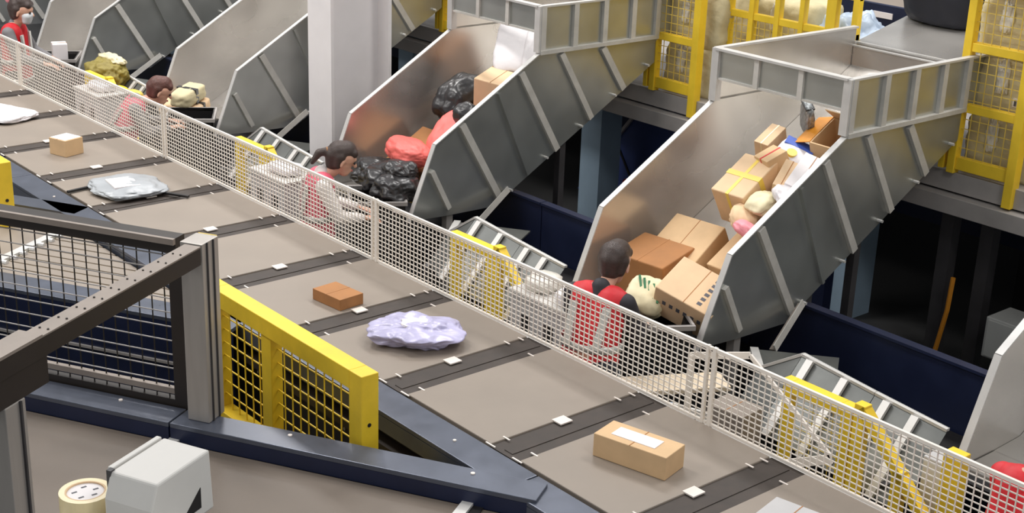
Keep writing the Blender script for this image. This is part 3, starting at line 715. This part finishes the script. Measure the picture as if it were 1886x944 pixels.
# black mesh guard on rail 1
g = thing('black_mesh_guard', 'black framed wire mesh guard standing on the foreground rail at the left', 'guard')
stbox(MB(), 3.62, 7.5, 5.48, 5.56, 1.85, 1.93).build('top_beam', 'dark_brown', g)
stbox(MB(), 3.62, 7.5, 5.46, 5.48, 1.90, 1.93).build('beam_edge', 'beam_top', g)
stbox(MB(), 3.60, 3.68, 5.50, 5.545, 1.01, 1.85).build('end_post', 'dark_brown', g)
stbox(MB(), 3.68, 7.5, 5.50, 5.545, 1.01, 1.06).build('bottom_rail', 'dark_brown', g)
stbox(MB(), 3.68, 7.5, 5.50, 5.53, 1.09, 1.12).build('bottom_bar', 'beam_top', g)
mb = MB(); mh = MB()
for k in range(52): 
    s = 3.72+k*.0745; stbox(mb, s-.0025, s+.0025, 5.515, 5.52, 1.06, 1.85)
for k in range(10): 
    z = 1.15+k*.075; stbox(mh, 3.68, 7.5, 5.508, 5.513, z-.0025, z+.0025)
mb.build('vertical_wires', 'black', g, kind='stuff'); mh.build('horizontal_wires', 'steel_grey', g, kind='stuff')
# gantry: aluminium post, second post, beam and dark plate
g = thing('scanner_gantry', 'dark gantry beam with aluminium posts bridging the foreground conveyor', 'gantry')
po = stbox(MB(), 3.42, 3.54, 5.395, 5.54, 1.027, 1.955).build('post', 'alu', g, .004)
for tt in (5.43, 5.485): stbox(MB(), 3.413, 3.42, tt, tt+.008, 1.027, 1.955).build('groove', 'steel_dark', po)
stbox(MB(), 3.43, 3.53, 5.54, 5.547, 1.027, 1.955).build('edge', 'yellow_dull', po)
po = stbox(MB(), 3.42, 3.54, 3.97, 4.09, 1.01, 1.74).build('post', 'alu', g, .004)
stbox(MB(), 3.41, 3.42, 4.05, 4.06, 1.01, 1.74).build('groove', 'steel_dark', po)
bm_ = stbox(MB(), 3.42, 3.50, 3.2, 5.38, 1.86, 1.945).build('beam', 'dark_brown', g)
stbox(MB(), 3.417, 3.503, 3.2, 5.38, 1.945, 1.952).build('beam_cover', 'beam_top', bm_)
stbox(MB(), 3.417, 3.53, 3.2, 4.22, 1.952, 1.958).build('cover_plate', 'beam_top', bm_)
for k in range(9):
    for ds in (.02, .06):
        p = st(3.417+ds, 4.28+k*.12, 1.952); MB().tube([p, p+Vector((0, 0, .005))], .005, 6).build('rivet', 'dark_brown', bm_)
stbox(MB(), 3.425, 3.49, 3.2, 4.245, 1.74, 1.86).build('hanging_plate', 'dark_brown', g)
# yellow foreground guard
g = thing('yellow_mesh_guard', 'yellow framed mesh guard in the foreground beside the aluminium post', 'guard')
MB().box(3.455, 3.555, 5.065, 5.17, .56, 1.365).build('post', 'yellow', g, .004)
MB().box(3.455, 3.555, 5.17, 6.50, 1.265, 1.365).build('top_rail', 'yellow', g, .004)
MB().box(3.475, 3.545, 5.93, 6.03, .64, 1.265).build('middle_post', 'yellow', g, .004)
MB().box(3.455, 3.555, 5.17, 6.50, .56, .64).build('bottom_rail', 'yellow', g, .004)
MB().box(3.455, 3.555, 6.50, 6.60, .56, 1.365).build('post', 'yellow', g, .004)
MB().tube([(3.50, 5.063, 1.10), (3.50, 5.066, 1.10)], .011, 8).build('bolt', 'black', g)
wires(5.17, 5.93, .64, 1.265, .078, .003, 3.51).build('wire_mesh', 'yellow', g, kind='stuff')
wires(6.03, 6.50, .64, 1.265, .078, .003, 3.51).build('wire_mesh', 'yellow', g, kind='stuff')
for y in (5.08, 6.52): MB().box(3.47, 3.53, y, y+.06, 0, .56).build('leg', 'yellow_dull', g)
g = thing('yellow_stand', 'yellow square post beside the sorter at the left picture edge', 'post', (3.38, 9.24, 0))
MB().box(-.05, .05, 0, .5, .85, 1.42).build('panel', 'yellow', g, .006)
MB().box(-.04, .04, .05, .13, 0, .85).build('leg', 'yellow', g)
MB().tube([(0, -.004, 1.15), (0, 0, 1.15)], .012).build('bolt', 'black', g)
# tan piece on the induction belt
p = st(4.22, 4.72, .955)
carton('torn_carton', 'small torn tan carton on the foreground belt at the left edge', 'carton', (.22, .14, .06), p, (0, .15, .5), 'carton', 'film')

# desk with tape dispenser close to the camera
t = thing('packing_shelf', 'white packing shelf at the bottom left corner', 'shelf', (0, 0, 0))
MB().prism([(.6, 1.6, 2.80), (1.06, 1.6, 2.80), (1.06, 2.12, 2.80), (.96, 2.19, 2.80), (.93, 2.285, 2.80), (.6, 2.285, 2.80)], (0, 0, .025)).build('board', 'white_plastic', t, .003)
MB().box(.95, 1.0, 1.95, 2.0, 0, 2.80).build('pole', 'steel_grey', t)
MB().box(.8, 1.15, 1.8, 2.15, 0, .03).build('foot', 'steel_grey', t)
t = thing('tape_roll', 'roll of clear packing tape lying at the bottom left corner', 'tape', (.915, 2.24, 2.825))
MB().ring((0, 0, 0), .048, .037, .058, 40).build('tape', 'tape_tan', t)
MB().ring((0, 0, -.0), .0368, .034, .058, 40).build('core', 'carton_light', t)
MB().tube([(0, 0, .05), (0, 0, .055)], .0338, 32).build('end_sticker', 'paper', t)
for j in range(5):
    a = j*1.3; MB().box(.02*math.cos(a)-.005, .02*math.cos(a)+.005, .02*math.sin(a)-.002, .02*math.sin(a)+.002, .055, .0556).build('print_mark', 'ink', t)
t = thing('tape_dispenser', 'white wedge shaped tape dispenser box at the bottom left', 'dispenser', (1.03, 2.12, 2.825))
t.location = (.985, 2.134, 2.825); t.rotation_euler = (0, 0, R(25))
MB().prism([(-.055, -.055, 0), (.125, -.055, 0), (.118, -.055, .125), (-.035, -.055, .125), (-.055, -.055, .08)], (0, .105, 0)).build('body', 'white_plastic', t, .004)
MB().prism([(-.035, .052, .0), (.115, .052, 0), (.115, .052, .127), (-.025, .052, .127)], (0, .012, 0)).build('side_flap', 'white_plastic', t, .002)
MB().box(-.038, -.026, .046, .056, .09, .128).build('cutter', 'steel_dark', t)
MB().prism([(.03, -.0562, .02), (.085, -.0562, .02), (.085, -.0562, .062)], (0, .002, 0)).build('opening', 'black', t)

# ------------------------------------------------------------------ people
def caps(name, lst, m, parent=None, vox=.01, smooth=2):
    bm = bmesh.new()
    for (p, q, r1, r2) in lst:
        p = Vector(p); q = Vector(q); d = q-p; L = d.length
        d = d/L if L > 1e-6 else Vector((0, 0, 1))
        a = Vector((1, 0, 0)) if abs(d.x) < .9 else Vector((0, 1, 0)); a = (a-d*a.dot(d)).normalized(); b = d.cross(a)
        n = 14; rings = []
        prof = [(-r1*math.cos(t), r1*math.sin(t)) for t in (.25, .6, 1.0, 1.35)]+[(0, r1), (L, r2)]+[(L+r2*math.cos(t), r2*math.sin(t)) for t in (1.35, 1.0, .6, .25)]
        for (h, r) in prof: rings.append([bm.verts.new(p+d*h+(a*math.cos(2*math.pi*k/n)+b*math.sin(2*math.pi*k/n))*r) for k in range(n)])
        for A, B in zip(rings, rings[1:]):
            for k in range(n): bm.faces.new((A[k], A[(k+1) % n], B[(k+1) % n], B[k]))
        bm.faces.new(rings[0][::-1]); bm.faces.new(rings[-1])
    me = bpy.data.meshes.new(name+'_src'); bm.to_mesh(me); bm.free()
    tmp = bpy.data.objects.new('tmp', me); COL.objects.link(tmp)
    r = tmp.modifiers.new('r', 'REMESH'); r.mode = 'VOXEL'; r.voxel_size = vox
    if smooth:
        s = tmp.modifiers.new('s', 'SMOOTH'); s.iterations = smooth; s.factor = .5
    dg = bpy.context.evaluated_depsgraph_get()
    out = bpy.data.meshes.new_from_object(tmp.evaluated_get(dg)); out.name = name
    bpy.data.objects.remove(tmp); bpy.data.meshes.remove(me)
    return obj(name, out, m, parent, smooth=True)
def ell_band(c, rx, ry, h, m, parent, th=.006, name='reflective_stripe'):
    mb = MB(); n = 32; c = Vector(c)
    for (k, z) in ((1, 0), (1, h), (1.04, h), (1.04, 0)):
        for j in range(n):
            t_ = 2*math.pi*j/n; mb.v.append((c.x+rx*k*math.cos(t_), c.y+ry*k*math.sin(t_), c.z+z))
    for q in range(4):
        for j in range(n): mb.f.append([q*n+j, q*n+(j+1) % n, ((q+1) % 4)*n+(j+1) % n, ((q+1) % 4)*n+j])
    return mb.build(name, m, parent, smooth=True)
def person(label, loc, rotz, H=1.58, lean=.10, bend=.0, vest='vest_red', sleeve='shirt_grey', hair='hair', pony=False, bun=False, mask=False, stripes=True, headdrop=.0, reach=.30, handz=.98):
    k = H/1.58
    hx = (lean*1.35+headdrop*.6+.05)*k          # loc gives the place of the head
    t = thing('person', label, 'person', (loc[0]-hx*math.cos(rotz), loc[1]-hx*math.sin(rotz), 0), rotz, group='workers at the chutes')
    V = lambda x, y, z: (x*k, y*k, z*k)
    l1, l2, l3 = lean*.45, lean, lean*1.35+headdrop*.6      # forward offsets of chest, shoulders, head
    dz = bend
    hz = 1.455-dz*1.0-headdrop*.25
    body = []
    for s in (-1, 1):
        body += [(V(0, .09*s, .86), V(.02, .10*s, .46), .078*k, .055*k), (V(.02, .10*s, .46), V(-.02, .10*s, .09), .052*k, .036*k), (V(-.03, .10*s, .05), V(.12, .115*s, .035), .035*k, .028*k)]
        body += [(V(0, .05*s, .92), V(l1, .055*s, 1.08-dz*.4), .095*k, .09*k), (V(l1, .055*s, 1.08-dz*.4), V(l2, .07*s, 1.24-dz*.8), .09*k, .085*k)]
        sh = (l2, .165*s, 1.265-dz*.85); el = (l2+.10, .215*s, 1.04-dz*.6); wr = (l2+reach, .13*s, handz)
        body += [(V(*sh), V(*el), .048*k, .038*k), (V(*el), V(*wr), .037*k, .024*k), (V(l2, .06*s, 1.30-dz*.85), V(*sh), .05*k, .048*k)]
        d = (Vector(wr)-Vector(el)).normalized(); sd = Vector((0, -s, 0)); dn = Vector((0, 0, -1))
        pw = Vector(wr)
        for j, (off, ln) in enumerate(((-.028, .062), (-.01, .072), (.009, .068), (.026, .054))):
            a = pw+d*.02+sd*(-off*.9); b = pw+d*.085+sd*(-off); c_ = b+d*ln*.5+dn*.008; e_ = c_+d*ln*.35+dn*.025
            body += [(V(*a), V(*b), .013*k, .011*k), (V(*b), V(*c_), .0095*k, .009*k), (V(*c_), V(*e_), .009*k, .0075*k)]
        a = pw+d*.02+sd*.02; b = a+d*.035+sd*.028; c_ = b+d*.032+dn*.012
        body += [(V(*a), V(*b), .014*k, .011*k), (V(*b), V(*c_), .0105*k, .0085*k)]
    hd = Vector((l3+.05, 0, hz))
    def h(x, y, z):     # head space tilted by headdrop
        ca, sa = math.cos(headdrop*1.6), math.sin(headdrop*1.6)
        return V(hd.x+x*ca+z*sa, hd.y+y, hd.z-x*sa+z*ca)
    body += [(V(l2+.0, 0, 1.28-dz*.85), h(-.02, 0, -.06), .05*k, .045*k)]
    body += [(h(-.015, 0, .03), h(.02, 0, .035), .084*k, .08*k), (h(.02, 0, -.03), h(.035, 0, -.07), .066*k, .045*k),
             (h(.092, 0, .01), h(.108, 0, -.022), .010*k, .015*k), (h(.085, .03, .03), h(.085, -.03, .03), .016*k, .016*k), (h(.07, .015, -.06), h(.07, -.015, -.06), .016*k, .016*k)]
    for s in (-1, 1): body += [(h(-.005, .082*s, .01), h(-.012, .088*s, -.025), .014*k, .011*k)]
    caps('body', body, 'skin', t, .0085)
    for s in (-1, 1):
        e = MB(); e.tube([h(.083, .033*s, .008), h(.097, .033*s, .006)], .011*k, 8); e.build('eye', 'black', t)
    MB().bar(h(.088, -.02, -.058), h(.088, .02, -.058), .012*k, .008*k).build('mouth', 'lips', t)
    if mask:
        mk = caps('face_mask', [(h(.05, .03, -.03), h(.045, .03, -.075), .045*k, .03*k), (h(.05, -.03, -.03), h(.045, -.03, -.075), .045*k, .03*k), (h(.075, 0, -.02), h(.065, 0, -.08), .04*k, .03*k)], 'mask', t, .008)
    hr = [(h(-.035, 0, .055), h(.015, 0, .075), .088*k, .078*k), (h(-.06, .0, .03), h(-.055, 0, -.03), .075*k, .06*k), (h(-.03, .05, .03), h(-.035, .055, -.03), .05*k, .03*k), (h(-.03, -.05, .03), h(-.035, -.055, -.03), .05*k, .03*k), (h(.065, .035, .075), h(.065, -.035, .075), .036*k, .036*k)]
    if pony: hr += [(h(-.12, 0, .045), h(-.175, .0, .02), .03*k, .03*k), (h(-.175, 0, .02), h(-.205, .0, -.06), .03*k, .018*k)]
    if bun: hr += [(h(-.06, 0, .11), h(-.075, 0, .125), .05*k, .045*k), (h(.0, .03, .10), h(.0, -.03, .10), .05*k, .05*k)]
    ho = caps('hair', hr, hair, t, .009)
    if pony: MB().tube([h(-.10, 0, .05), h(-.125, 0, .042)], .032*k, 12).build('hair_tie', 'carton_dark', ho)
    if bun: caps('hair_tie', [(h(-.13, .03, .09), h(-.14, .03, .10), .03*k, .03*k)], 'pink', ho, .01)
    tor = []
    for s in (-1, 1):
        tor += [(V(0, .06*s, .82), V(l1, .06*s, 1.08-dz*.4), .118*k, .108*k), (V(l1, .06*s, 1.08-dz*.4), V(l2, .075*s, 1.25-dz*.8), .108*k, .10*k), (V(l2, .08*s, 1.27-dz*.85), V(l2, .125*s, 1.275-dz*.85), .072*k, .062*k)]
    vs = caps('vest', tor, vest, t, .011)
    slv = []
    for s in (-1, 1):
        sh = (l2, .165*s, 1.265-dz*.85); el = (l2+.10, .215*s, 1.04-dz*.6); wr = (l2+reach, .13*s, handz)
        w2 = Vector(el)+(Vector(wr)-Vector(el))*.86
        slv += [(V(l2, .1*s, 1.26-dz*.85), V(*sh), .062*k, .06*k), (V(*sh), V(*el), .06*k, .05*k), (V(*el), V(*w2), .05*k, .035*k)]
    slv += [(V(l2, 0, 1.27-dz*.85), V(l2+.01, 0, 1.325-dz*.85), .07*k, .056*k)]
    for s in (-1, 1):
        slv += [(V(l1, .06*s, 1.08-dz*.4), V(l2, .07*s, 1.24-dz*.8), .098*k, .092*k)]
    caps('shirt', slv, sleeve, t, .011)
    tr = []
    for s in (-1, 1): tr += [(V(0, .075*s, .88), V(0, .09*s, .80), .105*k, .10*k), (V(0, .09*s, .82), V(.02, .10*s, .46), .095*k, .07*k), (V(.02, .10*s, .46), V(-.02, .10*s, .12), .068*k, .055*k)]
    caps('trousers', tr, 'trouser', t, .012)
    for s in (-1, 1): caps('shoe', [(V(-.04, .10*s, .05), V(.02, .105*s, .06), .045*k, .045*k), (V(.02, .105*s, .045), V(.14, .117*s, .04), .042*k, .035*k)], 'shoe', t, .012)
    if stripes:
        ell_band(V(.0, 0, .79), .137*k, .187*k, .04*k, 'reflective', vs)
        ell_band(V(l1*.55, 0, .97), .130*k, .182*k, .045*k, 'reflective', vs)
        for s in (-1, 1):
            MB().bar(V(l1*.6-.132, .09*s, 1.0), V(l2-.112, .105*s, 1.26-dz*.8), .045*k, .02*k, side=(1, 0, 0)).build('reflective_stripe', 'reflective', vs)
            MB().bar(V(l1*.6+.122, .09*s, 1.0), V(l2+.105, .105*s, 1.24-dz*.8), .045*k, .02*k, side=(1, 0, 0)).build('reflective_stripe', 'reflective', vs)
        for j in range(8): 
            yy = -.045+.012*j; MB().bar(V(l2-.121, yy, 1.10-dz*.7+.012*(j % 3)), V(l2-.121, yy+.008, 1.125-dz*.7+.012*(j % 2)), .005, .006, side=(1, 0, 0)).build('back_print', 'paper', vs)
    return t
person('worker with a ponytail and pink top looking down beside the white column', (5.42, 8.19, 0), R(-25), 1.56, .03, .03, 'vest_pink', 'shirt_white', pony=True, headdrop=.16, stripes=True)
person('masked worker in a red vest with grey sleeves at the top left', (5.40, 13.90, 0), R(-40), 1.68, .0, .0, 'vest_red', 'shirt_grey', bun=True, mask=True, headdrop=.06)
person('stooping worker with reddish brown hair beside the olive bag', (5.52, 11.20, 0), R(-25), 1.54, .12, .12, 'vest_pink', 'shirt_grey', hair='hair_red', headdrop=.22)
person('worker in a red vest with grey reflective stripes at the right chute', (5.48, 5.44, 0), R(20), 1.60, .10, .04, 'vest_red', 'shirt_dark', headdrop=.15, reach=.34)
person('worker in a red jacket cut off by the right picture edge', (5.42, 2.60, 0), R(-10), 1.56, .08, .0, 'vest_red', 'vest_red', headdrop=.1, stripes=False)
